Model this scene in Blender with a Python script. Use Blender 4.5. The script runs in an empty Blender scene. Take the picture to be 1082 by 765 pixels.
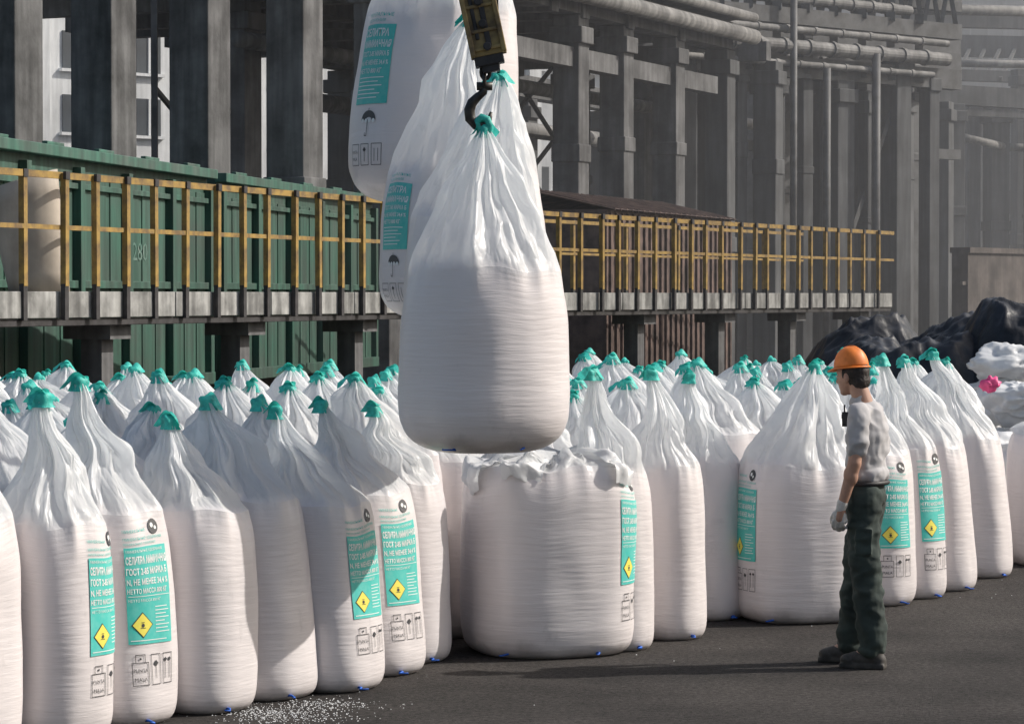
import bpy, math, random
from mathutils import Vector, noise, Matrix
random.seed(7)
F=3005.0; CH=2.04; HZ=312.0
scene=bpy.context.scene
COL=scene.collection
def P(px,py,D): return Vector(((px-541)/F*D, D, CH-(py-HZ)/F*D))
def GD(py): return F*CH/(py-HZ)
def WX(px,D): return (px-541)/F*D
def WZ(py,D): return CH-(py-HZ)/F*D

# ------------------------------------------------------------ materials
def mat(name,col,rough=0.6,var=0.15,nscale=6.0,bump=0.0,bscale=40.0,metal=0.0,transl=0.0,stretch=(1,1,1),col2=None,bstretch=(1,1,1),uv=False,detail=5,spec=0.5,bdist=0.01,streak=0.0):
    m=bpy.data.materials.new(name); m.use_nodes=True
    nt=m.node_tree; n=nt.nodes; l=nt.links
    b=n['Principled BSDF']; out=n['Material Output']
    b.inputs['Roughness'].default_value=rough; b.inputs['Metallic'].default_value=metal
    b.inputs['Specular IOR Level'].default_value=spec
    tc=n.new('ShaderNodeTexCoord'); src=tc.outputs['UV' if uv else 'Object']
    mp=n.new('ShaderNodeMapping'); mp.inputs['Scale'].default_value=stretch
    l.new(src,mp.inputs['Vector'])
    nz=n.new('ShaderNodeTexNoise'); nz.inputs['Scale'].default_value=nscale; nz.inputs['Detail'].default_value=detail
    nz.inputs['Roughness'].default_value=0.6
    l.new(mp.outputs[0],nz.inputs['Vector'])
    mx=n.new('ShaderNodeMix'); mx.data_type='RGBA'
    c=Vector(col[:3]); 
    c2=Vector(col2[:3]) if col2 else c*(1-var*2)
    c1=c if col2 else c*(1+var*0.6)
    mx.inputs[6].default_value=(*c2,1); mx.inputs[7].default_value=(*c1,1)
    rp=n.new('ShaderNodeValToRGB'); rp.color_ramp.elements[0].position=0.35; rp.color_ramp.elements[1].position=0.62
    l.new(nz.outputs['Fac'],rp.inputs['Fac']); l.new(rp.outputs['Color'],mx.inputs[0])
    colout=mx.outputs[2]
    if streak>0:
        mp3=n.new('ShaderNodeMapping'); mp3.inputs['Scale'].default_value=(3,3,0.25); l.new(tc.outputs['Object'],mp3.inputs['Vector'])
        n3=n.new('ShaderNodeTexNoise'); n3.inputs['Scale'].default_value=2.5; n3.inputs['Detail'].default_value=6
        l.new(mp3.outputs[0],n3.inputs['Vector'])
        r3=n.new('ShaderNodeMapRange'); r3.inputs[1].default_value=0.4; r3.inputs[2].default_value=0.65; r3.inputs[3].default_value=1-streak; r3.inputs[4].default_value=1
        l.new(n3.outputs['Fac'],r3.inputs[0])
        mm=n.new('ShaderNodeMix'); mm.data_type='RGBA'; mm.blend_type='MULTIPLY'; mm.inputs[0].default_value=1
        l.new(colout,mm.inputs[6]); l.new(r3.outputs[0],mm.inputs[7]); colout=mm.outputs[2]
    l.new(colout,b.inputs['Base Color'])
    bn=None
    if bump>0:
        mp2=n.new('ShaderNodeMapping'); mp2.inputs['Scale'].default_value=bstretch
        l.new(src,mp2.inputs['Vector'])
        n2=n.new('ShaderNodeTexNoise'); n2.inputs['Scale'].default_value=bscale; n2.inputs['Detail'].default_value=4
        l.new(mp2.outputs[0],n2.inputs['Vector'])
        bn=n.new('ShaderNodeBump'); bn.inputs['Strength'].default_value=bump; bn.inputs['Distance'].default_value=bdist
        l.new(n2.outputs['Fac'],bn.inputs['Height']); l.new(bn.outputs[0],b.inputs['Normal'])
    if transl>0:
        t=n.new('ShaderNodeBsdfTranslucent'); l.new(colout,t.inputs['Color'])
        if bn: l.new(bn.outputs[0],t.inputs['Normal'])
        ms=n.new('ShaderNodeMixShader'); ms.inputs[0].default_value=transl
        l.new(b.outputs[0],ms.inputs[1]); l.new(t.outputs[0],ms.inputs[2]); l.new(ms.outputs[0],out.inputs['Surface'])
    return m
def flat(name,col,rough=0.5): return mat(name,col,rough,var=0.06,nscale=20)

# one woven fabric: filled part looks pinkish, the empty gathered top white and translucent.
# uv: u around, v = 0..1 filled body, 1..2 gathered top
def fabric():
    m=bpy.data.materials.new('woven_bag_fabric'); m.use_nodes=True
    nt=m.node_tree; n=nt.nodes; l=nt.links; b=n['Principled BSDF']; out=n['Material Output']
    tc=n.new('ShaderNodeTexCoord'); sep=n.new('ShaderNodeSeparateXYZ'); l.new(tc.outputs['UV'],sep.inputs[0])
    def noise_(src,scale,det=4,st=(1,1,1),rough=0.55):
        mp=n.new('ShaderNodeMapping'); mp.inputs['Scale'].default_value=st; l.new(src,mp.inputs['Vector'])
        x=n.new('ShaderNodeTexNoise'); x.inputs['Scale'].default_value=scale; x.inputs['Detail'].default_value=det; x.inputs['Roughness'].default_value=rough
        l.new(mp.outputs[0],x.inputs['Vector']); return x.outputs['Fac']
    def math_(op,a,bv,c=None):
        x=n.new('ShaderNodeMath'); x.operation=op
        for i,q in enumerate((a,bv,c)):
            if q is None: continue
            if isinstance(q,(int,float)): x.inputs[i].default_value=q
            else: l.new(q,x.inputs[i])
        return x.outputs[0]
    nz=noise_(tc.outputs['Object'],5,4)
    v=math_('ADD',sep.outputs[1],math_('MULTIPLY',math_('SUBTRACT',nz,0.5),0.26))
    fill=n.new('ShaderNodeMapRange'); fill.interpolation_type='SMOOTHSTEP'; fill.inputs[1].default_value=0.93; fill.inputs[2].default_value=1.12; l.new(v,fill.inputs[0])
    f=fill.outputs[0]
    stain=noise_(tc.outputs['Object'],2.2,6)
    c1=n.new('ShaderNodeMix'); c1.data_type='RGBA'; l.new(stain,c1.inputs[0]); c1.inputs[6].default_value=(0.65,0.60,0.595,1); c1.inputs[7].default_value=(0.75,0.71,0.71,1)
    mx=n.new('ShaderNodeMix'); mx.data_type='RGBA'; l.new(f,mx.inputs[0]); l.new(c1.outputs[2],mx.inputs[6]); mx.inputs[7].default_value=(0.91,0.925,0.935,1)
    foot_tone=n.new('ShaderNodeMapRange'); foot_tone.inputs[1].default_value=0.0; foot_tone.inputs[2].default_value=0.09; foot_tone.inputs[3].default_value=0.62; foot_tone.inputs[4].default_value=1.0; l.new(v,foot_tone.inputs[0])  # fabric colour gets darker towards the bottom edge of the bag
    md=n.new('ShaderNodeMix'); md.data_type='RGBA'; md.blend_type='MULTIPLY'; md.inputs[0].default_value=1; l.new(mx.outputs[2],md.inputs[6]); l.new(foot_tone.outputs[0],md.inputs[7])
    sc=noise_(tc.outputs['Object'],7,8,(1,1,0.5),0.75); sr=n.new('ShaderNodeMapRange'); sr.inputs[1].default_value=0.60; sr.inputs[2].default_value=0.72; sr.inputs[3].default_value=1.0; sr.inputs[4].default_value=0.86; l.new(sc,sr.inputs[0])
    m3=n.new('ShaderNodeMix'); m3.data_type='RGBA'; m3.blend_type='MULTIPLY'; m3.inputs[0].default_value=1; l.new(md.outputs[2],m3.inputs[6]); l.new(sr.outputs[0],m3.inputs[7])
    col=m3.outputs[2]
    l.new(col,b.inputs['Base Color']); b.inputs['Roughness'].default_value=0.34; b.inputs['Specular IOR Level'].default_value=0.5
    h1=noise_(tc.outputs['UV'],4,3,(2.2,9,1)); hb=math_('MULTIPLY',h1,math_('SUBTRACT',1.0,f))
    # crease lines: |noise-0.5| gives thin sharp valleys
    def crease(x,k): return math_('MINIMUM',math_('MULTIPLY',math_('ABSOLUTE',math_('SUBTRACT',x,0.5),0.0),k),0.6)
    h2=crease(noise_(tc.outputs['UV'],3.5,1,(6,0.7,1),0.4),5.0); h3=crease(noise_(tc.outputs['Object'],3.6,2,(1,1,0.7),0.45),5.0); h4=crease(noise_(tc.outputs['UV'],5,1,(9,1.1,1),0.4),4.0)
    ht=math_('MULTIPLY',math_('ADD',math_('ADD',math_('MULTIPLY',h2,0.45),math_('MULTIPLY',h4,0.30)),math_('MULTIPLY',h3,0.50)),f)
    hh=math_('ADD',math_('MULTIPLY',hb,0.24),ht)
    bn=n.new('ShaderNodeBump'); bn.inputs['Strength'].default_value=0.65; bn.inputs['Distance'].default_value=0.022; l.new(hh,bn.inputs['Height'])
    wv=noise_(tc.outputs['Object'],240,2,(1,1,1.5)); b2=n.new('ShaderNodeBump'); b2.inputs['Strength'].default_value=0.22; b2.inputs['Distance'].default_value=0.0015
    l.new(wv,b2.inputs['Height']); l.new(bn.outputs[0],b2.inputs['Normal']); l.new(b2.outputs[0],b.inputs['Normal'])
    t=n.new('ShaderNodeBsdfTranslucent'); l.new(col,t.inputs['Color']); l.new(bn.outputs[0],t.inputs['Normal'])
    ms=n.new('ShaderNodeMixShader'); l.new(math_('ADD',math_('MULTIPLY',f,0.50),0.05),ms.inputs[0]); l.new(b.outputs[0],ms.inputs[1]); l.new(t.outputs[0],ms.inputs[2]); l.new(ms.outputs[0],out.inputs['Surface'])
    return m
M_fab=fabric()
M_teal=mat('teal_strap',(0.06,0.62,0.53),0.5,var=0.15,nscale=30,bump=0.3,bscale=120,transl=0.3)
M_tealink=mat('teal_ink',(0.06,0.50,0.44),0.5,nscale=25,detail=8,col2=(0.12,0.53,0.47))
M_white=mat('white_ink',(0.8,0.82,0.8),0.5,var=0.04)
M_fade=mat('faded_white_ink',(0.06,0.14,0.11),0.6,nscale=14,col2=(0.15,0.21,0.18))
M_fadey=mat('faded_yellow_ink',(0.24,0.26,0.13),0.6,nscale=14,col2=(0.11,0.16,0.11))
M_black=mat('black_ink',(0.06,0.06,0.065),0.5,var=0.1)
M_yell=mat('yellow_ink',(0.85,0.74,0.12),0.5,var=0.05)
M_blue=mat('blue_twine',(0.02,0.12,0.55),0.6,var=0.1)
M_conc=mat('weathered_concrete',(0.15,0.15,0.153),0.9,var=0.25,nscale=1.5,bump=0.5,bscale=14,streak=0.4)
M_conc2=mat('hazy_concrete',(0.10,0.103,0.107),0.95,var=0.2,nscale=1.0,streak=0.35)
M_far=mat('far_wall',(0.15,0.16,0.175),0.95,var=0.12,nscale=0.25,streak=0.25)
M_pale=mat('pale_plaster',(0.74,0.76,0.78),0.9,var=0.1,nscale=0.6,streak=0.2)
M_glass=mat('dark_window',(0.05,0.06,0.07),0.25,var=0.2,nscale=1)
M_pipe=mat('lagged_pipe',(0.22,0.215,0.21),0.7,var=0.25,nscale=2,streak=0.4)
M_steel=mat('painted_steel',(0.07,0.072,0.076),0.6,var=0.3,nscale=3)
M_green=mat('green_wagon_paint',(0.038,0.120,0.085),0.65,nscale=1.3,bump=0.2,bscale=12,col2=(0.060,0.100,0.080),streak=0.45,detail=8)
M_greenl=mat('green_rim_paint',(0.05,0.15,0.11),0.6,nscale=2.5,col2=(0.08,0.12,0.10),streak=0.4)
M_rust=mat('rusty_brown',(0.15,0.10,0.085),0.8,var=0.3,nscale=4,streak=0.3)
M_rail=mat('ochre_rail_paint',(0.33,0.21,0.05),0.7,nscale=7,col2=(0.14,0.09,0.04))
M_dark=mat('dark_iron',(0.035,0.033,0.035),0.6,var=0.3,nscale=8)
M_slab=mat('deck_slab',(0.38,0.38,0.365),0.85,var=0.25,nscale=3,bump=0.3,bscale=20,streak=0.5)
M_beige=mat('beige_sheet',(0.46,0.40,0.33),0.7,var=0.1,nscale=3,streak=0.2)
M_tarp=mat('black_tarp',(0.028,0.030,0.036),0.45,var=0.3,nscale=3,bump=0.5,bscale=2.2,bdist=0.10,spec=0.35)
M_waste=mat('crumpled_white',(0.76,0.77,0.78),0.45,var=0.05,nscale=4,bump=0.4,bscale=4,bdist=0.05,transl=0.25)
M_pink=flat('pink_cloth',(0.75,0.08,0.25))
M_skin=mat('skin',(0.42,0.24,0.17),0.55,var=0.06,nscale=10)
M_shirt=mat('grey_shirt',(0.44,0.43,0.435),0.95,var=0.05,nscale=5,bump=0.35,bscale=9,spec=0.2)
M_trou=mat('dark_green_trousers',(0.034,0.048,0.042),0.9,var=0.2,nscale=5,bump=0.5,bscale=14)
M_boot=mat('dusty_boot',(0.05,0.045,0.04),0.7,var=0.3,nscale=14)
M_helm=mat('orange_helmet',(0.78,0.21,0.03),0.5,var=0.10,nscale=14)
M_hair=mat('dark_hair',(0.03,0.022,0.018),0.7,var=0.3,nscale=60)
M_glove=mat('pale_glove',(0.58,0.56,0.53),0.9,var=0.12,nscale=20,bump=0.3,bscale=90)
M_hook=mat('hook_iron',(0.05,0.045,0.04),0.45,var=0.3,nscale=18,metal=0.5)
M_block=mat('worn_yellow_block',(0.34,0.25,0.10),0.7,col2=(0.11,0.075,0.045),nscale=10,detail=9)
M_brick=mat('brown_brick',(0.13,0.11,0.10),0.9,var=0.25,nscale=2,streak=0.3)

# ------------------------------------------------------------ mesh helper
class MB:
    def __init__(s): s.v=[];s.f=[];s.m=[]
    def box(s,c,size,rz=0.0,mi=0,rot=None):
        c=Vector(c); h=Vector(size)*0.5; R=rot if rot is not None else Matrix.Rotation(rz,3,'Z')
        b=len(s.v)
        for dx in(-1,1):
            for dy in(-1,1):
                for dz in(-1,1): s.v.append(c+R@Vector((dx*h.x,dy*h.y,dz*h.z)))
        for q in((0,1,3,2),(4,6,7,5),(0,4,5,1),(2,3,7,6),(0,2,6,4),(1,5,7,3)):
            s.f.append([b+i for i in q]); s.m.append(mi)
    def bar(s,p0,p1,w,h,mi=0):
        p0=Vector(p0);p1=Vector(p1);d=p1-p0;L=d.length;x=d.normalized()
        up=Vector((0,0,1)) if abs(x.z)<0.95 else Vector((0,1,0))
        y=up.cross(x).normalized(); z=x.cross(y)
        R=Matrix((x,y,z)).transposed()
        s.box((p0+p1)/2,(L,w,h),mi=mi,rot=R)
    def tube(s,pts,rad,seg=12,mi=0,cap=True):
        pts=[Vector(p) for p in pts]
        if not isinstance(rad,(list,tuple)): rad=[rad]*len(pts)
        b=len(s.v); prev=None
        for i,p in enumerate(pts):
            if i==0:d=pts[1]-pts[0]
            elif i==len(pts)-1:d=pts[-1]-pts[-2]
            else:d=(pts[i+1]-pts[i]).normalized()+(pts[i]-pts[i-1]).normalized()
            d.normalize()
            if prev is None:
                a=Vector((0,0,1)) if abs(d.z)<0.9 else Vector((1,0,0))
                y=a.cross(d).normalized()
            else:
                y=(prev-d*prev.dot(d)).normalized()
            prev=y; z=d.cross(y)
            for k in range(seg):
                t=2*math.pi*k/seg
                s.v.append(p+(y*math.cos(t)+z*math.sin(t))*rad[i])
        for i in range(len(pts)-1):
            for k in range(seg):
                k2=(k+1)%seg
                s.f.append([b+i*seg+k,b+i*seg+k2,b+(i+1)*seg+k2,b+(i+1)*seg+k]); s.m.append(mi)
        if cap:
            s.f.append([b+k for k in range(seg)][::-1]); s.m.append(mi)
            e=b+(len(pts)-1)*seg
            s.f.append([e+k for k in range(seg)]); s.m.append(mi)
    def sphere(s,c,r,nu=16,nv=10,mi=0,R=None):
        if not isinstance(r,(list,tuple)): r=(r,r,r)
        c=Vector(c); b=len(s.v)
        def T(v):
            v=Vector((v[0]*r[0],v[1]*r[1],v[2]*r[2]))
            if R is not None: v=R@v
            return c+v
        s.v.append(T((0,0,-1)))
        for j in range(1,nv):
            ph=-math.pi/2+math.pi*j/nv
            for i in range(nu):
                t=2*math.pi*i/nu; s.v.append(T((math.cos(ph)*math.cos(t),math.cos(ph)*math.sin(t),math.sin(ph))))
        s.v.append(T((0,0,1))); top=len(s.v)-1
        for i in range(nu):
            i2=(i+1)%nu
            s.f.append([b,b+1+i2,b+1+i]);s.m.append(mi)
            for j in range(nv-2):
                a=b+1+j*nu
                s.f.append([a+i,a+i2,a+nu+i2,a+nu+i]);s.m.append(mi)
            a=b+1+(nv-2)*nu
            s.f.append([a+i,a+i2,top]);s.m.append(mi)
    def cap(s,p0,r0,p1,r1):
        p0=Vector(p0);p1=Vector(p1)
        s.sphere(p0,r0); s.sphere(p1,r1); s.tube([p0,p1],[r0,r1],seg=16)
    def make(s,name,mats,parent=None,origin=(0,0,0),smooth=False,bevel=0.0,loc=None):
        o=Vector(origin)
        me=bpy.data.meshes.new(name); me.from_pydata([v-o for v in s.v],[],s.f)
        for m in (mats if isinstance(mats,(list,tuple)) else [mats]): me.materials.append(m)
        for p,mi in zip(me.polygons,s.m): p.material_index=mi; p.use_smooth=smooth
        me.update()
        ob=bpy.data.objects.new(name,me); COL.objects.link(ob)
        if parent is not None: ob.parent=parent
        if loc is not None: ob.location=loc
        elif parent is None: ob.location=o
        if bevel>0:
            md=ob.modifiers.new('b','BEVEL'); md.width=bevel; md.segments=2
        return ob
def empty(name,loc,label,cat,group=None):
    e=bpy.data.objects.new(name,None); e.location=loc; e.empty_display_size=0.2; COL.objects.link(e)
    e['label']=label; e['category']=cat
    if group: e['group']=group
    return e
def tag(o,label,cat,group=None):
    o['label']=label;o['category']=cat
    if group:o['group']=group

def text_geo(txt,size=1.0,align='LEFT',bold=0.0):
    cu=bpy.data.curves.new('t','FONT'); cu.body=txt; cu.size=size; cu.align_x=align; cu.resolution_u=2; cu.offset=bold
    ob=bpy.data.objects.new('t',cu); COL.objects.link(ob)
    dg=bpy.context.evaluated_depsgraph_get(); ev=ob.evaluated_get(dg); me=ev.to_mesh()
    v=[(p.co.x,p.co.y) for p in me.vertices]; f=[list(p.vertices) for p in me.polygons]
    ev.to_mesh_clear(); bpy.data.objects.remove(ob); bpy.data.curves.remove(cu)
    return v,f

# ------------------------------------------------------------ label layouts
LBL=[]
def l_rect(u0,v0,u1,v1,mi,layer=1):
    nv=max(1,int((v1-v0)/0.03)); nu=max(1,int((u1-u0)/0.02))
    v=[(u0+(u1-u0)*i/nu,v0+(v1-v0)*j/nv) for j in range(nv+1) for i in range(nu+1)]
    f=[[j*(nu+1)+i,j*(nu+1)+i+1,(j+1)*(nu+1)+i+1,(j+1)*(nu+1)+i] for j in range(nv) for i in range(nu)]
    LBL.append((v,f,mi,layer))
def l_text(t,u,v,size,mi,layer=2,width=None,bold=0.0):
    vs,fs=text_geo(t,1.0,bold=bold)
    x0=min(x for x,y in vs); w=max(x for x,y in vs)-x0
    k=size; kx=size if width is None else width/w
    LBL.append(([(u+(x-x0)*kx,v+y*k) for x,y in vs],fs,mi,layer))
def l_diamond(cu,cv,r,mi,layer):
    n=6
    v=[(cu+((i/n-0.5)-(j/n-0.5))*r,cv+((i/n-0.5)+(j/n-0.5))*r) for j in range(n+1) for i in range(n+1)]
    f=[[j*(n+1)+i,j*(n+1)+i+1,(j+1)*(n+1)+i+1,(j+1)*(n+1)+i] for j in range(n) for i in range(n)]
    LBL.append((v,f,mi,layer))
def l_frame(u0,v0,u1,v1,t,mi,layer=1):
    l_rect(u0,v0,u1,v0+t,mi,layer); l_rect(u0,v1-t,u1,v1,mi,layer); l_rect(u0,v0+t,u0+t,v1-t,mi,layer); l_rect(u1-t,v0+t,u1,v1-t,mi,layer)
def l_disc(cu,cv,r,mi,layer,n=16):
    LBL.append(([(cu+r*math.cos(2*math.pi*i/n),cv+r*math.sin(2*math.pi*i/n)) for i in range(n)],[list(range(n))],mi,layer))
# 0 teal 1 white 2 black 3 yellow
l_disc(0.20,0.762,0.036,2,1); l_disc(0.189,0.768,0.012,1,2,8); l_disc(0.213,0.755,0.009,1,2,8)
l_text('МИНЕРАЛЬНЫЕ',0.0,0.745,0.020,0,1,width=0.14)
l_text('МИНЕРАЛЬНЫЕ УДОБРЕНИЯ',0.0,0.708,0.018,0,1,width=0.25)
l_text('МИНЕРАЛЬНЫЕ УДОБРЕНИЯ',0.0,0.686,0.014,0,1,width=0.20)
l_rect(0,0.215,0.27,0.675,0)
l_text('МИНЕРАЛЬНЫЕ УДОБРЕНИЯ',0.010,0.650,0.018,1,2,width=0.23)
l_text('СЕЛИТРА АММИАЧНАЯ',0.006,0.596,0.048,1,2,width=0.259,bold=0.035)
l_text('ГОСТ 2-85 МАРКА Б',0.006,0.545,0.042,1,2,width=0.25,bold=0.03)
l_text('N, НЕ МЕНЕЕ 34,4 %',0.006,0.497,0.038,1,2,width=0.25,bold=0.025)
l_text('НЕТТО МАССА 800 КГ',0.006,0.455,0.032,1,2,width=0.24,bold=0.02)
l_rect(0.010,0.440,0.262,0.443,1,2)
l_text('НЕТТО МАССА 800 КГ',0.010,0.415,0.018,1,2,width=0.19)
l_diamond(0.080,0.305,0.062,2,2); l_diamond(0.080,0.305,0.056,3,3)
l_disc(0.080,0.303,0.009,2,4); l_rect(0.065,0.289,0.095,0.292,2,4); l_rect(0.071,0.315,0.089,0.318,2,4)
for q,w in((.385,.08),(.368,.09),(.351,.07),(.334,.09),(.317,.06),(.300,.09),(.283,.08),(.266,.09)): l_rect(0.162,q,0.162+w,q+0.004,1,2)
l_rect(0.012,0.230,0.23,0.234,1,2)
l_frame(0.01,0.02,0.105,0.130,0.0035,2); l_rect(0.030,0.130,0.033,0.165,2); l_rect(0.083,0.130,0.086,0.165,2); l_rect(0.030,0.163,0.086,0.167,2,2); l_disc(0.058,0.146,0.006,2,1,8)
l_text('PUNTA',0.018,0.082,0.026,2,2,width=0.078); l_text('MALA',0.022,0.040,0.026,2,2,width=0.07)
l_frame(0.122,0.02,0.185,0.165,0.003,2); l_frame(0.203,0.02,0.268,0.165,0.003,2)
l_rect(0.152,0.05,0.155,0.12,2); l_diamond(0.1535,0.12,0.016,2,1)
l_rect(0.219,0.045,0.222,0.13,2); l_rect(0.247,0.045,0.250,0.13,2); l_diamond(0.2205,0.133,0.011,2,1); l_diamond(0.2485,0.133,0.011,2,1)
LBL2=LBL; LBL=[]
# handling label on lifted bags
l_disc(0.10,0.685,0.030,2,1); l_disc(0.092,0.690,0.010,1,2,8); l_text('МИНЕРАЛЬНЫЕ',0.0,0.630,0.026,0,1,width=0.24); l_text('УДОБРЕНИЯ',0.0,0.603,0.02,0,1,width=0.18)
l_rect(0,0.19,0.27,0.59,0)
l_text('СЕЛИТРА',0.012,0.530,0.052,1,2,width=0.22,bold=0.03); l_text('АММИАЧНАЯ',0.012,0.475,0.048,1,2,width=0.245,bold=0.03)
l_text('ГОСТ 2-85 МАРКА Б',0.012,0.430,0.034,1,2,width=0.24,bold=0.02); l_text('N, НЕ МЕНЕЕ 34,4 %',0.012,0.387,0.032,1,2,width=0.24,bold=0.02); l_text('НЕТТО 800 КГ',0.012,0.345,0.032,1,2,width=0.20,bold=0.02)
for q,w in((.32,.22),(.30,.18),(.28,.21),(.26,.16),(.24,.20),(.22,.18)): l_rect(0.015,q,0.015+w,q+0.005,1,2)
LBL.append(([(0.15+0.058*math.cos(math.pi*k/14),0.108+0.050*math.sin(math.pi*k/14)) for k in range(15)],[list(range(15))],2,1))
for q in(-1.5,-0.5,0.5,1.5): l_disc(0.15+q*0.029,0.106,0.011,1,2,10)
l_rect(0.1478,0.035,0.1522,0.112,2,3); l_rect(0.134,0.028,0.152,0.033,2,3); l_rect(0.132,0.028,0.136,0.046,2,3); l_rect(0.148,0.156,0.152,0.170,2,1)
l_frame(0.0,-0.12,0.085,-0.01,0.003,2); l_frame(0.105,-0.12,0.175,-0.01,0.003,2); l_frame(0.195,-0.12,0.265,-0.01,0.003,2)
l_text('PUNTA',0.01,-0.06,0.024,2,2,width=0.065); l_text('MALA',0.01,-0.095,0.024,2,2,width=0.06)
l_rect(0.138,-0.10,0.142,-0.04,2); l_diamond(0.140,-0.04,0.014,2,1); l_rect(0.216,-0.10,0.219,-0.035,2); l_rect(0.241,-0.10,0.244,-0.035,2)
LBL3=LBL

# ------------------------------------------------------------ bags
BP_STAND=[(0,0.78),(0.012,0.86),(0.04,0.94),(0.10,0.985),(0.22,1.0),(0.45,1.0),(0.65,0.995),(0.8,0.985),(0.92,0.965),(1.0,0.915)]
BP_HANG=[(0,0.50),(0.01,0.62),(0.035,0.77),(0.09,0.90),(0.18,0.98),(0.3,1.0),(0.5,0.99),(0.7,0.965),(0.85,0.93),(1.0,0.885)]
BP_FAT=[(0,0.80),(0.012,0.87),(0.05,0.95),(0.14,0.99),(0.3,1.0),(0.5,0.99),(0.7,0.985),(0.86,0.975),(0.95,0.94),(1.0,0.88)]
def interp(pr,t):
    if t<=pr[0][0]: return pr[0][1]
    for (a,ra),(b,rb) in zip(pr,pr[1:]):
        if t<=b:
            k=(t-a)/(b-a); return ra+(rb-ra)*k
    return pr[-1][1]+(t-pr[-1][0])*(pr[-1][1]-pr[-2][1])/(pr[-1][0]-pr[-2][0])
def sm(pr,t):
    w=0.02+0.03*min(t,1)
    return (interp(pr,t-w)+2*interp(pr,t)+interp(pr,t+w))/4 if t>0.03 else interp(pr,t)
class BagShape:
    def __init__(s,rx,ry,phi,Hs,Ht,lean,prof,seed,pw=0.85,tilt=(0,0),amp=1.0,sup=2.6,slump=False,lumpy=1.0,ex=1.22,flop=1.0):
        s.rx,s.ry,s.phi,s.Hs,s.Ht,s.lean,s.prof,s.pw,s.tilt,s.amp,s.sup,s.slump,s.lumpy,s.ex,s.flop=rx,ry,phi,Hs,Ht,lean,prof,pw,tilt,amp,sup,slump,lumpy,ex,flop
        r=random.Random(seed); s.seed=seed
        tw=2.4*flop
        s.fs=[(n,r.uniform(0,6.28),r.uniform(-tw,tw),w) for n,w in ((r.choice([4,5,6]),0.60),(r.choice([8,9,10]),0.60),(r.choice([13,14,15]),0.45),(r.choice([20,21,23]),0.24))]
        s.off=Vector((r.uniform(0,50),r.uniform(0,50),r.uniform(0,50)))
    def sup_r(s,th,k):
        a=th-s.phi; p=s.sup+(2-s.sup)*k
        R=(s.rx+s.ry)/2
        rx=s.rx+(R-s.rx)*k; ry=s.ry+(R-s.ry)*k
        return (abs(math.cos(a)/rx)**p+abs(math.sin(a)/ry)**p)**(-1/p)
    def foldv(s,th,t):
        v=0
        for n,ph,tw,w in s.fs: v+=w*(1-1.95*math.sqrt(math.sin(0.5*(n*th+ph+tw*t*2))**2+0.010))
        return v
    def lump(s,th,z):
        return s.lumpy*(0.036*noise.noise(Vector((math.cos(th)*1.3,math.sin(th)*1.3,z*2.0))+s.off)+0.010*noise.noise(Vector((math.cos(th)*3,math.sin(th)*3,z*5.0))+s.off))
    def body(s,th,z,extra=0.0):
        t=z/s.Hs
        r=s.sup_r(th,0)*sm(s.prof,t)
        n2=noise.noise(Vector((math.cos(th)*1.1,math.sin(th)*1.1,z*11))+s.off*1.3)
        top=max(0,(t-0.78)/0.22)
        r*=1+s.lump(th,z)+0.0025*n2*(1-top)
        r*=1+0.035*top**1.7*s.foldv(th,0)*s.amp
        r+=extra
        zz=z+(0.075 if s.slump else 0.035)*max(0,(t-0.5)*2)*noise.noise(Vector((math.cos(th)*1.5,math.sin(th)*1.5,3.3))+s.off)
        return Vector((r*math.cos(th)+s.tilt[0]*t,r*math.sin(th)+s.tilt[1]*t,zz))
    def hood(s,th,k,extra=0.0):
        z=s.Hs+(s.Ht-s.Hs)*k
        rs=sm(s.prof,1.0)
        base=s.sup_r(th,min(1,k*1.6))
        q=(1-k)
        f=rs*((1-k**s.ex)**s.pw)*(0.95+0.05*q)
        r=base*f
        r*=1+s.lump(th,z)*q
        v=s.foldv(th,k)
        a=(0.035+0.24*k**0.75)*s.amp
        r*=1+a*v
        d=Vector((math.cos(th)*2.0,math.sin(th)*2.0,z*2.6))
        d2=Vector((math.cos(th)*4,math.sin(th)*4,z*4.5))
        bell=math.sin(math.pi*min(1,k*0.95))
        cr=(1-2*math.sqrt(noise.noise(d2+s.off)**2+0.001))
        r+=bell*s.amp*(0.085*s.flop*noise.noise(d+s.off)+0.036*(cr-0.6))*min(1,r/0.12)
        r=max(r,0.0)+0.026*(k**2)*(1+0.25*v)
        r+=extra
        lk=k**1.25
        wob=0.055*s.flop*bell
        wx=wob*noise.noise(Vector((k*3.2,0.5,1.1))+s.off); wy=wob*noise.noise(Vector((1.5,k*3.2,2.1))+s.off)
        zz=z+0.025*s.amp*noise.noise(d*0.8+s.off*2)*bell+(0.075 if s.slump else 0.035)*(1-k)*noise.noise(Vector((math.cos(th)*1.5,math.sin(th)*1.5,3.3))+s.off)
        if s.slump:
            zz+=0.075*noise.noise(d2*0.9+s.off)*bell+0.06*bell*max(0,math.cos(th-2.6))**3+0.04*bell*(cr-0.5)
            zz-=0.06*max(0,k-0.45)
        return Vector((r*math.cos(th)+s.tilt[0]+s.lean[0]*lk+wx,r*math.sin(th)+s.tilt[1]+s.lean[1]*lk+wy,zz))

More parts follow.
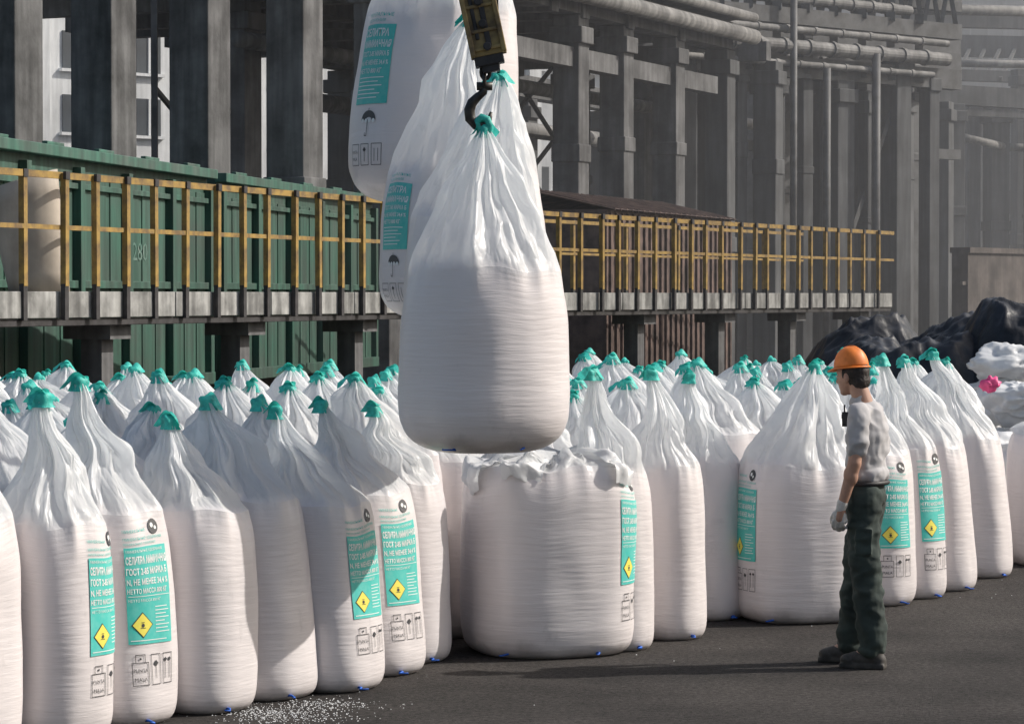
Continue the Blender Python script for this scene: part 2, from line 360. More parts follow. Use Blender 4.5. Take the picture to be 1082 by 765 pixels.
def grid_mesh(name,rows,nseg,fn,uvs,mat_,closebot=None,closetop=None):
    v=[];f=[]
    for r in rows:
        for i in range(nseg):
            th=math.pi/2+2*math.pi*i/nseg
            v.append(fn(th,r))
    for j in range(len(rows)-1):
        for i in range(nseg):
            i2=(i+1)%nseg
            f.append([j*nseg+i,j*nseg+i2,(j+1)*nseg+i2,(j+1)*nseg+i])
    nq=len(f)
    if closebot: f.append([i for i in range(nseg)][::-1])
    if closetop: f.append([(len(rows)-1)*nseg+i for i in range(nseg)])
    me=bpy.data.meshes.new(name); me.from_pydata(v,[],f); me.materials.append(mat_)
    ul=me.uv_layers.new(name='uv')
    for pi,p in enumerate(me.polygons):
        p.use_smooth=True
        for k,li in enumerate(p.loop_indices):
            if pi<nq:
                j,i=divmod(pi,nseg); ii=i+(1 if k in(1,2) else 0); jj=j+(1 if k in(2,3) else 0)
                ul.data[li].uv=(ii/nseg,uvs(rows[jj]))
            else: ul.data[li].uv=(0,uvs(rows[0] if closebot else rows[-1]))
    me.update(); return me

def tie_mesh(sh,seed):
    r=random.Random(seed*7+1); mb=MB()
    c=Vector((sh.lean[0]+sh.tilt[0],sh.lean[1]+sh.tilt[1],sh.Ht))
    n=22; rows=7; off=Vector((r.uniform(0,20),r.uniform(0,20),0)); lx=r.uniform(-0.025,0.01)
    for j in range(rows):
        k=j/(rows-1); rr=(0.044,0.039,0.035,0.034,0.035,0.032,0.020)[j]*1.0
        for i in range(n):
            t=2*math.pi*i/n
            q=rr*(1+0.12*math.sin(4*t+seed)+0.18*noise.noise(Vector((math.cos(t)*2,math.sin(t)*2,k*3))+off))
            mb.v.append(c+Vector((q*math.cos(t)*1.15+lx*k*k,q*math.sin(t),-0.045+0.072*k)))
    for j in range(rows-1):
        for i in range(n):
            i2=(i+1)%n; mb.f.append([j*n+i,j*n+i2,(j+1)*n+i2,(j+1)*n+i]);mb.m.append(0)
    mb.f.append([(rows-1)*n+i for i in range(n)]);mb.m.append(0)
    for q in range(r.choice([1,2])):
        a0=r.choice([math.pi,math.pi,0.0])+r.uniform(-0.7,0.7); w=r.uniform(0.032,0.048); ln=r.uniform(0.055,0.105)
        d=Vector((math.cos(a0),math.sin(a0),0)); s_=Vector((-d.y,d.x,0)); b=len(mb.v); m=9
        dr=r.uniform(0.6,1.3)
        for j in range(m):
            k=j/(m-1)
            ctr=c+d*(-0.028+ (0.028+ln)*k)+Vector((0,0,0.020+0.022*math.sin(math.pi*min(1,k*1.3))-0.05*k*k*dr))
            tw=Vector((0,0,0.018*math.sin(k*3+q*2)))
            mb.v+= [ctr-s_*w/2-tw,ctr+s_*w/2+tw]
        for j in range(m-1):
            mb.f.append([b+2*j,b+2*j+1,b+2*j+3,b+2*j+2]);mb.m.append(0)
    return mb
def bag_meshes(sh,seed,nseg=144,nb=34,nh=44):
    rows=[sh.Hs*(t**1.35) for t in [i/nb for i in range(nb+1)]]
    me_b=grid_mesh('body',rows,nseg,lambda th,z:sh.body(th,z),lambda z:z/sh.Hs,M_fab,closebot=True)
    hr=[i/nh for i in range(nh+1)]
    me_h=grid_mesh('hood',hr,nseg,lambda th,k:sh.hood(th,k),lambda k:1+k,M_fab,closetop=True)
    return me_b,me_h
def label_obj(sh,th0,v0,layout,parent,kx=1.0,kz=1.0):
    R=(sh.rx+sh.ry)/2
    V=[];Fc=[];MI=[]; w=0.27
    for vs,fs,mi,layer in layout:
        b=len(V)
        for u,v in vs:
            th=th0+(u-w/2)*kx/R
            V.append(sh.body(th,min(v0+v*kz,sh.Hs),extra=0.0025+0.0013*layer))
        for f in fs: Fc.append([b+i for i in f]);MI.append(mi)
    me=bpy.data.meshes.new('label'); me.from_pydata(V,[],Fc)
    for m in(M_tealink,M_white,M_black,M_yell): me.materials.append(m)
    for p,mi in zip(me.polygons,MI): p.material_index=mi; p.use_smooth=True
    ob=bpy.data.objects.new('label',me); COL.objects.link(ob); ob.parent=parent
    ob['label']='printed teal label with white lettering and black marks'
    return ob
def make_bag(loc,sh,seed,label,group,th_label=None,v0=0.2,layout=None,kz=1.0,kx=1.0,corner=True,nseg=144,tie=True):
    e=empty('bulk_bag',loc,label,'bulk bag',group)
    mb_,mh=bag_meshes(sh,seed,nseg)
    for nm,me in(('body',mb_),('hood',mh)):
        o=bpy.data.objects.new(nm,me);COL.objects.link(o);o.parent=e
    if tie: tie_mesh(sh,seed).make('tie_strap',M_teal,parent=e,smooth=True)
    if th_label is not None: label_obj(sh,th_label,v0,layout or LBL2,e,kx,kz)
    if corner:
        for a in(-0.9,-2.1):
            mb=MB(); r=random.Random(seed+int(a*10))
            p=sh.body(a,0.02); d=Vector((math.cos(a),math.sin(a),0))
            mb.tube([p+Vector((0,0,0.01)),p+d*0.02+Vector((0.01,0,0.010)),p+d*0.035+Vector((r.uniform(-.03,.03),0,0.002)),p+d*0.045+Vector((r.uniform(-.04,.04),0,0.005))],[0.007,0.006,0.005,0.004],seg=6)
            mb.make('corner_tie',M_blue,parent=e,smooth=True)
    return e
ROWA=math.atan2(6.8,5.0)
GF='filled bulk bags standing in rows on the yard'
front=[
 (-48,68,800,-60,430,545,None,'s','tall white bulk bag with teal tie at the row end'),
 (48,67,786,46,420,552,0.94,'s','tall white bulk bag, teal label and yellow diamond, beside its neighbours'),
 (119,66,770,82,404,538,0.72,'s','white bulk bag with readable teal label and upright pleated neck'),
 (202,67,757,180,444,538,None,'s','white bulk bag with low crumpled film top, plain side'),
 (268,65,743,220,424,528,None,'s','white bulk bag with slanted pleated top, plain side'),
 (340,65,734,290,434,530,0.84,'s','white bulk bag with leaning top and teal printed label'),
 (386,61,717,338,428,520,0.76,'s','white bulk bag with leaning top, teal label partly wrapped round'),
 (424,52,703,396,432,508,None,'s','narrow white bulk bag pressed between its neighbours'),
 (579,90,698,590,472,492,0.93,'f','fat squat bulk bag with collapsed folded top'),
 (646,44,690,626,394,500,None,'s','slim white bulk bag with tall pointed top beside the fat one'),
 (702,43,678,688,394,492,None,'s','slim white bulk bag with pointed top, plain side'),
 (745,42,657,728,398,488,None,'s','slim white bulk bag standing half hidden'),
 (845,68,661,862,388,490,-0.88,'s','wide white bulk bag with broad tent-like top and side label'),
 (920,46,642,903,382,480,0.5,'s','white bulk bag behind the worker with teal label'),
 (963,36,634,932,380,474,0.70,'s','white bulk bag with teal label and yellow diamond near the worker'),
 (994,37,626,957,382,470,None,'s','slim white bulk bag with leaning pointed top'),
 (1031,39,612,986,374,464,None,'s','white bulk bag at the row end with leaning top'),
]
fpos=[]
for i,(cx,hw,bp,kx_,ky,sy,lo,kind,lab) in enumerate(front):
    D0=GD(bp); R=hw/F*D0; D=D0+R*0.9; R=hw/F*D
    x=WX(cx,D); Hs=WZ(sy,D); Ht=WZ(ky,D)
    leanx=WX(kx_,D)-x
    if kind=='f':
        sh=BagShape(R*1.0,R*0.95,0.3,Hs,Ht,(leanx,0.05),BP_FAT,100+i,pw=0.5,amp=1.3,slump=True)
    elif i==12:
        sh=BagShape(R*1.0,R*0.95,0.3,Hs,Ht,(leanx,0.03),BP_STAND,100+i,pw=0.92,amp=1.15,ex=1.12,flop=0.8)
    else:
        rnd=random.Random(i)
        tx=leanx*0.30
        sh=BagShape(R*0.86,R*1.08,ROWA,Hs,Ht,(leanx-tx,rnd.uniform(-0.03,0.05)),BP_STAND,100+i,pw=rnd.uniform(1.0,1.25),tilt=(tx,0.0),amp=1.15,lumpy=1.3,ex=1.05)
    th=None
    if lo is not None: th=-math.pi/2+math.asin(lo)
    ks=min(1.05,(Hs-0.03-0.18)/0.80)
    e=make_bag((x,D,0),sh,100+i,lab,GF,th,v0=0.18,kz=ks,kx=0.84,tie=(kind!='f'))
    if kind=='f':
        # loose empty film folded over the rim
        for ci,(ca,hwid,outr,drop) in enumerate(((-2.75,0.42,0.07,0.13),(-1.9,0.30,0.03,0.07),(-0.5,0.30,0.05,0.10))):
            mb=MB(); na=26; nr_=16; off=Vector((ci*7.1,2.2,4.4))
            for j in range(nr_+1):
                w_=j/nr_
                for q in range(na+1):
                    a=ca+(q/na-0.5)*2*hwid*(1-0.25*w_)
                    if w_<0.45:
                        k=0.45*(1-w_/0.45); p=sh.hood(a,k)+Vector((0,0,0.012))
                    else:
                        s2=(w_-0.45)/0.55
                        p=sh.hood(a,0.0); d=Vector((math.cos(a),math.sin(a),0))
                        p=p+d*(0.012+outr*math.sin(s2*2.2))+Vector((0,0,0.012-drop*s2*s2-0.01*s2))
                    nn_=noise.noise(Vector((a*5,w_*4,0))+off); cr=abs(noise.noise(Vector((a*9,w_*5,3))+off))
                    p=p+Vector((math.cos(a)*0.02*nn_,math.sin(a)*0.02*nn_,0.030*nn_+0.035*(0.3-cr)+0.006))
                    mb.v.append(p)
            for j in range(nr_):
                for q in range(na):
                    a0=j*(na+1)+q; mb.f.append([a0,a0+1,a0+na+2,a0+na+1]);mb.m.append(0)
            mb.make('loose_film',M_waste,parent=e,smooth=True)
    fpos.append((x,D,R))
arch=[]
for k in range(9):
    rnd=random.Random(500+k)
    Ht=rnd.uniform(1.34,1.54); Hs=rnd.uniform(0.98,1.10)
    sh=BagShape(0.34,0.385,ROWA,Hs,Ht,(rnd.uniform(-0.22,0.08),rnd.uniform(-0.06,0.08)),BP_STAND,500+k,pw=rnd.uniform(0.75,1.05),amp=1.15,ex=1.10)
    b,h=bag_meshes(sh,500+k,nseg=84,nb=14,nh=32)
    t=tie_mesh(sh,500+k).make('tie_strap',M_teal,smooth=True)
    tm=t.data; bpy.data.objects.remove(t)
    arch.append((b,h,tm))
u=Vector((math.cos(ROWA),math.sin(ROWA))); nrm=Vector((-u.y,u.x))
o0=Vector((-1.59,14.25)); cnt=0
rnd=random.Random(23)
for k in range(1,15):
    for a in range(-12,34):
        p=o0+u*(a*0.71+0.3*(k%2))+nrm*(k*0.80)+Vector((rnd.uniform(-.09,.09),rnd.uniform(-.09,.09)))
        vi=rnd.randrange(9); r1=rnd.uniform(-0.3,0.3); r2=rnd.uniform(0.93,1.05)
        if any((Vector((fx,fy))-p).length<0.54+max(0,fr-0.33)*1.1 for fx,fy,fr in fpos): continue
        px=541+p.x/p.y*F
        lim=23.5 if px<560 else 28.5
        if px<-50 or px>(1030 if p.y<24 else 930) or p.y>lim or p.y<12.5: continue
        if p.x<-4.4+ (p.y-24.4)*0.38+0.3 and p.y>22: continue
        b,h,tm=arch[vi]
        e=empty('bulk_bag',(p.x,p.y,0),'white bulk bag with teal-tied film top in the packed rows','bulk bag',GF)
        e.rotation_euler=(0,0,r1); e.scale=(1,1,r2)
        for nm,me in(('body',b),('hood',h),('tie_strap',tm)):
            o=bpy.data.objects.new(nm,me);COL.objects.link(o);o.parent=e
        cnt+=1
print('back bags',cnt)
sh=BagShape(0.3,0.32,0.2,0.98,1.10,(-0.05,0.1),BP_FAT,77,pw=0.6)
make_bag((WX(1108,21.6),21.6,0),sh,77,'white bulk bag with flattened top beside the heap',GF,tie=False)
GH='bulk bags hanging from the crane'
def hang(cx,hw,by,kx_,ky,sy,D,seed,lab,th=None,v0=0.3,pw=0.75,kz=1.0,tilt=0,kx=0.95):
    R=hw/F*D; z0=WZ(by,D); Hs=WZ(sy,D)-z0; Ht=WZ(ky,D)-z0; x=WX(cx,D)
    sh=BagShape(R,R*0.95,0.4,Hs,Ht,(WX(kx_,D)-x-tilt,0),BP_HANG,seed,pw=pw,amp=0.85,sup=2.15,tilt=(tilt,0),flop=0.45)
    return make_bag((x,D,z0),sh,seed,lab,GH,th,v0=v0,layout=LBL3,corner=True,kz=kz,kx=kx,nseg=192)
hA=hang(512,91,477,512,138,285,14.5,901,'full bulk bag hanging from the crane hook by teal loop',pw=0.92)
hD=hang(503,76,400,527,84,230,15.45,902,'bulk bag hanging behind the lowest one, pointed top',pw=0.80)
hB=hang(489,88,338,497,22,185,16.4,903,'lifted bulk bag with teal handling label on its side',-math.pi/2-math.asin(0.83),v0=0.22,pw=0.85,kz=0.95,kx=1.05)
hC=hang(452,88,214,474,-130,20,17.35,904,'highest lifted bulk bag with teal label and umbrella mark',-math.pi/2-math.asin(0.76),v0=0.35,kz=1.18,tilt=0.08,pw=0.74,kx=1.1)

# ------------------------------------------------------------ crane hook
DH=14.5
org=P(505,60,DH)
ck=empty('crane_hook',org,'worn yellow crane hook block with black iron hook','crane hook')
mb=MB()
dirv=(P(517,60,DH)-P(499,-25,DH)).normalized(); side=Vector((dirv.z,0,-dirv.x))
R3=Matrix((side,Vector((0,1,0)),-dirv)).transposed()
c=(P(517,60,DH)+P(499,-25,DH))/2
L=(P(517,60,DH)-P(499,-25,DH)).length
for s_ in(-1,1):
    mb.box(c+Vector((0,s_*0.06,0)),(0.185,0.02,L),rot=R3,mi=0)
    mb.box(c+Vector((0,s_*0.075,0))+side*0.080,(0.025,0.03,L*0.98),rot=R3,mi=0)
    mb.box(c+Vector((0,s_*0.075,0))-side*0.080,(0.025,0.03,L*0.98),rot=R3,mi=0)
    mb.box(c+Vector((0,s_*0.073,0))-side*0.01,(0.028,0.012,L*0.8),rot=R3,mi=1)
    mb.box(c+Vector((0,s_*0.073,0))+side*0.04,(0.02,0.010,L*0.6),rot=R3,mi=1)
    for k in(-0.40,-0.1,0.2,0.42):
        mb.box(c+dirv*L*k+Vector((0,s_*0.076,0)),(0.14,0.012,0.018),rot=R3,mi=0)
mb.box(c,(0.05,0.10,L*0.9),rot=R3,mi=1)
for k in(-0.42,-0.15,0.12,0.40):
    q=c+dirv*L*k
    mb.tube([q+Vector((0,-0.10,0)),q+Vector((0,0.10,0))],0.022,seg=10,mi=1)
q=P(517,64,DH); mb.box(q,(0.15,0.12,0.06),rot=R3,mi=1); mb.box(q+dirv*0.04,(0.09,0.09,0.05),rot=R3,mi=1)
mb.make('block',[M_block,M_dark],parent=ck,origin=org,bevel=0.005)
for s_ in(0,1):
    mb=MB(); cc=P(513-s_*1,77+s_*9,DH); ring=[]
    for i in range(13):
        t=2*math.pi*i/12
        ring.append(cc+(Vector((math.cos(t)*0.022,0,math.sin(t)*0.036)) if s_%2==0 else Vector((0,math.cos(t)*0.022,math.sin(t)*0.036))))
    mb.tube(ring,0.010,seg=8,cap=False)
    mb.make('chain_link',M_hook,parent=ck,origin=org,smooth=True)
mb=MB()
pp=[(512,90),(511,98),(505,103),(499,109),(496,117),(497,126),(503,133),(511,133),(517,127),(519,119)]
rd=[0.016,0.020,0.022,0.026,0.028,0.028,0.026,0.021,0.014,0.007]
mb.tube([P(a,b,DH) for a,b in pp],rd,seg=12)
mb.tube([P(512,92,DH)+Vector((-0.04,0,0)),P(512,92,DH)+Vector((0.04,0,0))],0.022,seg=10)
mb.make('hook',M_hook,parent=ck,origin=org,smooth=True)
mb=MB()
lp=[P(a,b,DH) for a,b in((511,144),(506,136),(504,129),(509,125),(515,127),(518,134),(515,143))]
mb.tube([Vector((p.x,p.y-0.01,p.z)) for p in lp],[0.016,0.018,0.02,0.022,0.02,0.018,0.016],seg=10)
mb.make('lifting_loop',M_teal,parent=hA,origin=hA.location,smooth=True)
for kx_,ky,D in((493,-30,14.5),(503,-30,14.5),(497,22,16.4),(527,84,15.45),(474,-130,17.35)):
    mb=MB(); a=P(kx_,ky,D); tgt=Vector((-0.22,14.5+(D-14.5)*0.3,9.0)); mb.tube([a,tgt],0.009,seg=8)
    mb.make('steel_rope',M_dark,parent=ck,origin=org,smooth=True)

# ------------------------------------------------------------ ground
def ground():
    m=bpy.data.materials.new('asphalt'); m.use_nodes=True; nt=m.node_tree;n=nt.nodes;l=nt.links;b=n['Principled BSDF']
    tc=n.new('ShaderNodeTexCoord')
    def nz(s,d,r=0.6):
        x=n.new('ShaderNodeTexNoise'); x.inputs['Scale'].default_value=s;x.inputs['Detail'].default_value=d;x.inputs['Roughness'].default_value=r
        l.new(tc.outputs['Object'],x.inputs['Vector']); return x
    a=nz(0.8,8); r=n.new('ShaderNodeValToRGB'); r.color_ramp.elements[0].position=0.35;r.color_ramp.elements[1].position=0.7
    r.color_ramp.elements[0].color=(0.032,0.030,0.030,1); r.color_ramp.elements[1].color=(0.075,0.070,0.068,1)
    l.new(a.outputs[0],r.inputs[0])
    g=nz(30,6,0.95); r2=n.new('ShaderNodeValToRGB'); r2.color_ramp.elements[0].position=0.38;r2.color_ramp.elements[0].color=(0.25,0.25,0.25,1)
    r2.color_ramp.elements[1].position=0.66; r2.color_ramp.elements[1].color=(2.8,2.7,2.6,1); l.new(g.outputs[0],r2.inputs[0])
    mu=n.new('ShaderNodeMix');mu.data_type='RGBA';mu.blend_type='MULTIPLY';mu.inputs[0].default_value=1;l.new(r.outputs[0],mu.inputs[6]);l.new(r2.outputs[0],mu.inputs[7])
    l.new(mu.outputs[2],b.inputs['Base Color']); b.inputs['Roughness'].default_value=0.9; b.inputs['Specular IOR Level'].default_value=0.25
    bn=n.new('ShaderNodeBump');bn.inputs['Strength'].default_value=1.0;bn.inputs['Distance'].default_value=0.05;l.new(g.outputs[0],bn.inputs['Height']);l.new(bn.outputs[0],b.inputs['Normal'])
    mb=MB(); s=900
    mb.v=[Vector((-s,-200,0)),Vector((s,-200,0)),Vector((s,1600,0)),Vector((-s,1600,0))]; mb.f=[[0,1,2,3]];mb.m=[0]
    o=mb.make('ground',m); o['kind']='structure'; tag(o,'dark gritty asphalt yard','ground')
ground()
# granules spilled beside the nearest bags, a little grit elsewhere
mb=MB(); rg=random.Random(5)
cl=[(WX(305,13.75),13.75),(WX(280,13.95),13.95),(WX(345,14.2),14.2)]
for i in range(1150):
    if i<1050:
        c_=cl[rg.randrange(3)]; p=Vector((c_[0]+rg.gauss(0,0.16),c_[1]-0.05+rg.gauss(0,0.10))); s_=rg.uniform(0.002,0.006); mi=0
    else:
        a=rg.uniform(-2,9); off=abs(rg.gauss(0,0.5))+0.30; p=o0-nrm*off+u*a; s_=rg.uniform(0.002,0.007); mi=rg.choice([0,1,1])
    b0=len(mb.v)
    for dx,dy,dz in((1,0,0),(-.4,.9,0),(-.5,-.8,0),(0.1,0,1.3)): mb.v.append(Vector((p.x+dx*s_,p.y+dy*s_,0.001+dz*s_*0.6)))
    for f in((0,1,3),(1,2,3),(2,0,3)): mb.f.append([b0+q for q in f]);mb.m.append(mi)
o=mb.make('spilled_granules',[M_waste,M_conc],origin=(0,15,0)); o['kind']='stuff'; tag(o,'scattered white granules and grit on the asphalt','granules')

# ------------------------------------------------------------ loading platform
seg=[((-4.4-0.38*1.0,24.4-1.0),(0.48,37.2)),((0.48,37.2),(6.48,48.8))]
po=Vector((-4.4,24.4,0))
plat=empty('loading_platform',po,'long raised platform, grey slab edge, ochre yellow railing','platform')
deck=MB(); fas=MB(); rails=MB(); posts=[]; legs=[]
for si,((x0,y0),(x1,y1)) in enumerate(seg):
    a=Vector((x0,y0,0));b=Vector((x1,y1,0));d=(b-a);L=d.length;d.normalize();nn=Vector((-d.y,d.x,0)); rz=math.atan2(d.y,d.x)
    wd=1.0 if si==0 else 1.6
    deck.box((a+b)/2+nn*(wd/2+0.06)+Vector((0,0,1.98)),(L,wd,0.16),rz=rz)
    ns=int(L/2.4)+1
    for k in range(ns):
        s0=k*L/ns; s1=(k+1)*L/ns
        fas.box(a+d*((s0+s1)/2)+Vector((0,0,1.955)),(s1-s0-0.025,0.10,0.235),rz=rz)
    fas.box((a+b)/2+nn*0.01+Vector((0,0,1.80)),(L,0.06,0.07),rz=rz,mi=1)
    for z,w in((3.10,0.060),(2.64,0.042)):
        rails.bar(a-nn*0.06+Vector((0,0,z)),b-nn*0.06+Vector((0,0,z)),0.035,w)
    if si==1:
        for z,w in((3.10,0.05),(2.64,0.035)):
            rails.bar(a+nn*1.6+Vector((0,0,z)),b+nn*1.6+Vector((0,0,z)),0.03,w)
    n=int(L/0.6)
    for k in range(n):
        posts.append((a+d*(k*0.6+0.2)-nn*0.075,rz))
        if si==1 and k%3==0: posts.append((a+d*(k*0.6+0.45)+nn*1.6,rz))
    n=int(L/2.9)
    for k in range(n+1): legs.append((a+d*(k*2.9+0.5)+nn*0.35,rz))
deck.make('deck',M_slab,parent=plat,origin=po)
fas.make('edge_slab',[M_slab,M_dark],parent=plat,origin=po,bevel=0.006)
rl=rails.make('railing',M_rail,parent=plat,origin=po)
pm=MB(); pm.box((0,0,2.62),(0.062,0.055,1.0),mi=0); pm.box((0,0,1.98),(0.065,0.045,0.32),mi=1); pm.box((0,-0.02,3.10),(0.075,0.03,0.07),mi=1)
pob=pm.make('post',[M_rail,M_dark]); pme=pob.data; bpy.data.objects.remove(pob)
rp=random.Random(4)
for p,rz in posts[:99]:
    o=bpy.data.objects.new('post',pme);COL.objects.link(o);o.parent=rl;o.location=p-po+Vector((rp.uniform(-.03,.03),0,0));o.rotation_euler=(0,rp.uniform(-.008,.008),rz)
lm=MB(); lm.box((0,0,0.88),(0.22,0.22,1.76)); lm.box((0,0,1.70),(0.4,0.5,0.14)); 
lob=lm.make('leg',M_conc); lme=lob.data; bpy.data.objects.remove(lob)
for p,rz in legs:
    o=bpy.data.objects.new('leg',lme);COL.objects.link(o);o.parent=plat;o.location=p-po;o.rotation_euler=(0,0,rz)
mb=MB(); n=22; base=P(42,300,25.6)
for j in range(7):
    w_=j/6
    for i in range(n+1):
        t=i/n; a=-1.4+t*4.4
        r=0.26+0.05*w_; tw=-0.16*w_
        mb.v.append(Vector((base.x+r*math.cos(a)+tw,base.y-r*0.6*math.sin(a),2.07+w_*(1.0+0.10*math.cos(a)))))
for j in range(6):
    for i in range(n): mb.f.append([j*(n+1)+i,j*(n+1)+i+1,(j+1)*(n+1)+i+1,(j+1)*(n+1)+i]);mb.m.append(0)
o=mb.make('curved_sheet',M_beige,origin=(base.x,base.y,2.07),smooth=True); md=o.modifiers.new('s','SOLIDIFY');md.thickness=0.015
tag(o,'curled beige metal sheet standing on the platform','metal sheet')

# ------------------------------------------------------------ green goods wagons
wu=Vector((0.18,0.9837,0)).normalized(); wn=Vector((-wu.y,wu.x,0)); wrz=math.atan2(wu.y,wu.x)
w0=Vector((-4.86,27,0))-wu*1.0
GW='green goods wagons beside the platform'
for wi,(s0,Lw) in enumerate(((0,7.9),(8.3,8.2))):
    o=w0+wu*s0
    e=empty('goods_wagon',o,'faded green ribbed steel goods wagon behind the railing','railway wagon',GW); e.rotation_euler=(0,0,wrz)
    zt=3.47 if wi==0 else 3.45; mb=MB()
    mb.box((Lw/2,1.4,(1.0+zt)/2),(Lw,2.8,zt-1.0))
    nr=int(Lw/1.5); st=Lw/nr
    for i in range(nr+1):
        x=min(max(i*st,0.07),Lw-0.07); mb.box((x,-0.045,(1.0+zt)/2-0.05),(0.13,0.09,zt-1.15))
    for i in range(nr):
        for j in range(3):
            x=i*st+0.07+(st-0.14)*(j+0.5)/3
            mb.box((x,-0.007,(1.0+zt)/2-0.05),((st-0.14)/4.2,0.014,zt-1.35))
    mb.box((Lw/2,-0.05,1.06),(Lw,0.10,0.14)); mb.box((Lw/2,-0.03,2.15),(Lw,0.06,0.08)); mb.box((Lw/2,-0.03,3.15),(Lw,0.06,0.06))
    mb.make('body',M_green,parent=e,bevel=0.006)
    mb=MB(); mb.box((Lw/2,-0.055,zt),(Lw+0.03,0.15,0.11)); mb.box((Lw/2,2.85,zt),(Lw+0.03,0.15,0.11))
    mb.box((Lw/2,1.4,zt+0.03),(Lw*0.96,2.3,0.05))
    for i in range(nr): mb.box((i*st+st/2,-0.05,zt+0.075),(0.5,0.06,0.035))
    mb.make('top_rim',M_greenl,parent=e,bevel=0.008)
    mb=MB(); mb.box((Lw/2,1.4,0.86),(Lw+0.4,2.2,0.22)); mb.make('underframe',M_dark,parent=e)
    for wx in(1.0,2.4,Lw-2.4,Lw-1.0):
        mb=MB(); mb.tube([(wx,0.55,0.45),(wx,0.68,0.45)],0.45,seg=24); mb.tube([(wx,2.1,0.45),(wx,2.23,0.45)],0.45,seg=24); mb.tube([(wx,0.6,0.45),(wx,2.2,0.45)],0.07,seg=10)
        mb.make('wheel_set',M_dark,parent=e)
    def put(txt,x,z,size,m,kx):
        vs,fs=text_geo(txt,size)
        mb=MB(); mb.v=[Vector((x+a*kx,-0.019,z+b)) for a,b in vs]; mb.f=fs; mb.m=[0]*len(fs)
        mb.make('lettering',m,parent=e)
    if wi==0:
        put('0280',4.80,2.42,0.28,M_fade,1.3); put('642.5',3.10,1.30,0.22,M_fadey,1.5)
mb=MB(); a=P(566,212,45.5); b=P(706,224,52)
d=(b-a); d.z=0; L=d.length; rz=math.atan2(d.y,d.x); c=(a+b)/2
mb.box((c.x,c.y,1.7),(L,2.4,3.4),rz=rz,mi=0)
nn=Vector((-d.y,d.x,0)).normalized(); A0=Vector((a.x,a.y,0));B0=Vector((b.x,b.y,0))
for i in range(24):
    q=A0+d*((i+0.5)/24)
    mb.bar(Vector((q.x,q.y,3.40))-nn*1.3,Vector((q.x,q.y,3.72))+nn*0.1,0.06,0.05,mi=1)
    mb.box(Vector((q.x,q.y,1.7))-nn*1.2,(0.08,0.08,3.3),rz=rz,mi=0)
i0=len(mb.v); mb.v+=[A0-nn*1.35+Vector((0,0,3.40)),B0-nn*1.35+Vector((0,0,3.40)),B0+nn*0.1+Vector((0,0,3.72)),A0+nn*0.1+Vector((0,0,3.72)),B0+nn*1.4+Vector((0,0,3.4)),A0+nn*1.4+Vector((0,0,3.4))]
mb.f+=[[i0,i0+1,i0+2,i0+3],[i0+3,i0+2,i0+4,i0+5]];mb.m+=[1,1]
o=mb.make('covered_wagon',[M_rust,M_rust],origin=(c.x,c.y,0)); tag(o,'low rusty brown covered wagon with ribbed roof','railway wagon')

# ------------------------------------------------------------ industrial trestles
ru=Vector((0.4067,0.9135,0)); rn=Vector((-ru.y,ru.x,0)); rrz=math.atan2(ru.y,ru.x)
def ra(y,off=0.0,z=0.0):
    x=-0.18+0.4452*(y-48.5); return Vector((x,y,z))+rn*off
oA=ra(35)
rackA=empty('pipe_trestle',oA,'long concrete trestle with heavy columns and pipes on top','industrial structure')
cr_=random.Random(3)
def column(base,h,w,parent,org,m,rz=rrz,d=None):
    d=d or w
    mb=MB(); mb.box(base+Vector((0,0,h/2)),(d,w,h),rz=rz); mb.box(base+Vector((0,0,h-0.35)),(d*1.15,w*1.3,0.3),rz=rz)
    mb.box(base+Vector((0,0,0.3)),(d*1.3,w*1.3,0.6),rz=rz)
    if cr_.random()<0.6: mb.box(base+Vector((0,0,cr_.uniform(3,5.5))),(d*1.12,w*1.12,cr_.uniform(0.12,0.35)),rz=rz)
    mb.make('column',m,parent=parent,origin=org,bevel=0.02)
ys=[33.2,35.0,37.0,39.25,41.75,44.3,47.6,51.3,53.3,55.8,58.5,61.3,64.3,67.4,70.6,74]
for i,y in enumerate(ys): column(ra(y),7.05,0.62 if y<50 else 0.50,rackA,oA,M_conc if y<56 else M_conc2)
for i,y in enumerate([47,53.5,57,60.5,64]): column(ra(y,4.2),7.05,0.6,rackA,oA,M_conc)
for i,y in enumerate([60,64,69,74]): column(ra(y,9.5),7.05,0.6,rackA,oA,M_conc2)
mb=MB()
def rb(y0,y1,off,z,w,h,mi=0): mb.bar(ra(y0,off,z),ra(y1,off,z),w,h,mi)
rb(31,58.6,0,7.35,0.5,0.55); rb(46,66,4.2,7.35,0.5,0.55); rb(58,76,9.5,7.35,0.5,0.55); rb(46.5,58,0.0,6.3,0.3,0.35)
for y in ys[6:10]+[50,60.5]:
    mb.bar(ra(y,-0.3,7.2),ra(y,9.7,7.2),0.3,0.4)
mb.make('beam',M_conc,parent=rackA,origin=oA)
mb=MB()
c0=ra(43.5,-0.5,7.72);c1=ra(58.8,-0.5,7.72);c2=ra(66,10,7.72);c3=ra(46,10,7.72)
mb.v=[c0,c1,c2,c3,c0+Vector((0,0,.15)),c1+Vector((0,0,.15)),c2+Vector((0,0,.15)),c3+Vector((0,0,.15))]
mb.f=[[0,3,2,1],[4,5,6,7],[0,1,5,4],[1,2,6,5],[2,3,7,6],[3,0,4,7]];mb.m=[0]*6
mb.make('roof_slab',M_conc,parent=rackA,origin=oA)
for off,z,r,a_,b_ in((-0.55,7.35,0.16,33,59),(-0.55,7.75,0.10,33,59),(3.6,6.3,0.14,46,70),(9,6.2,0.2,58,76)):
    mb=MB(); mb.tube([ra(a_,off,z),ra(b_,off,z)],r,seg=14); mb.make('pipe',M_pipe,parent=rackA,origin=oA,smooth=True)
mb=MB()
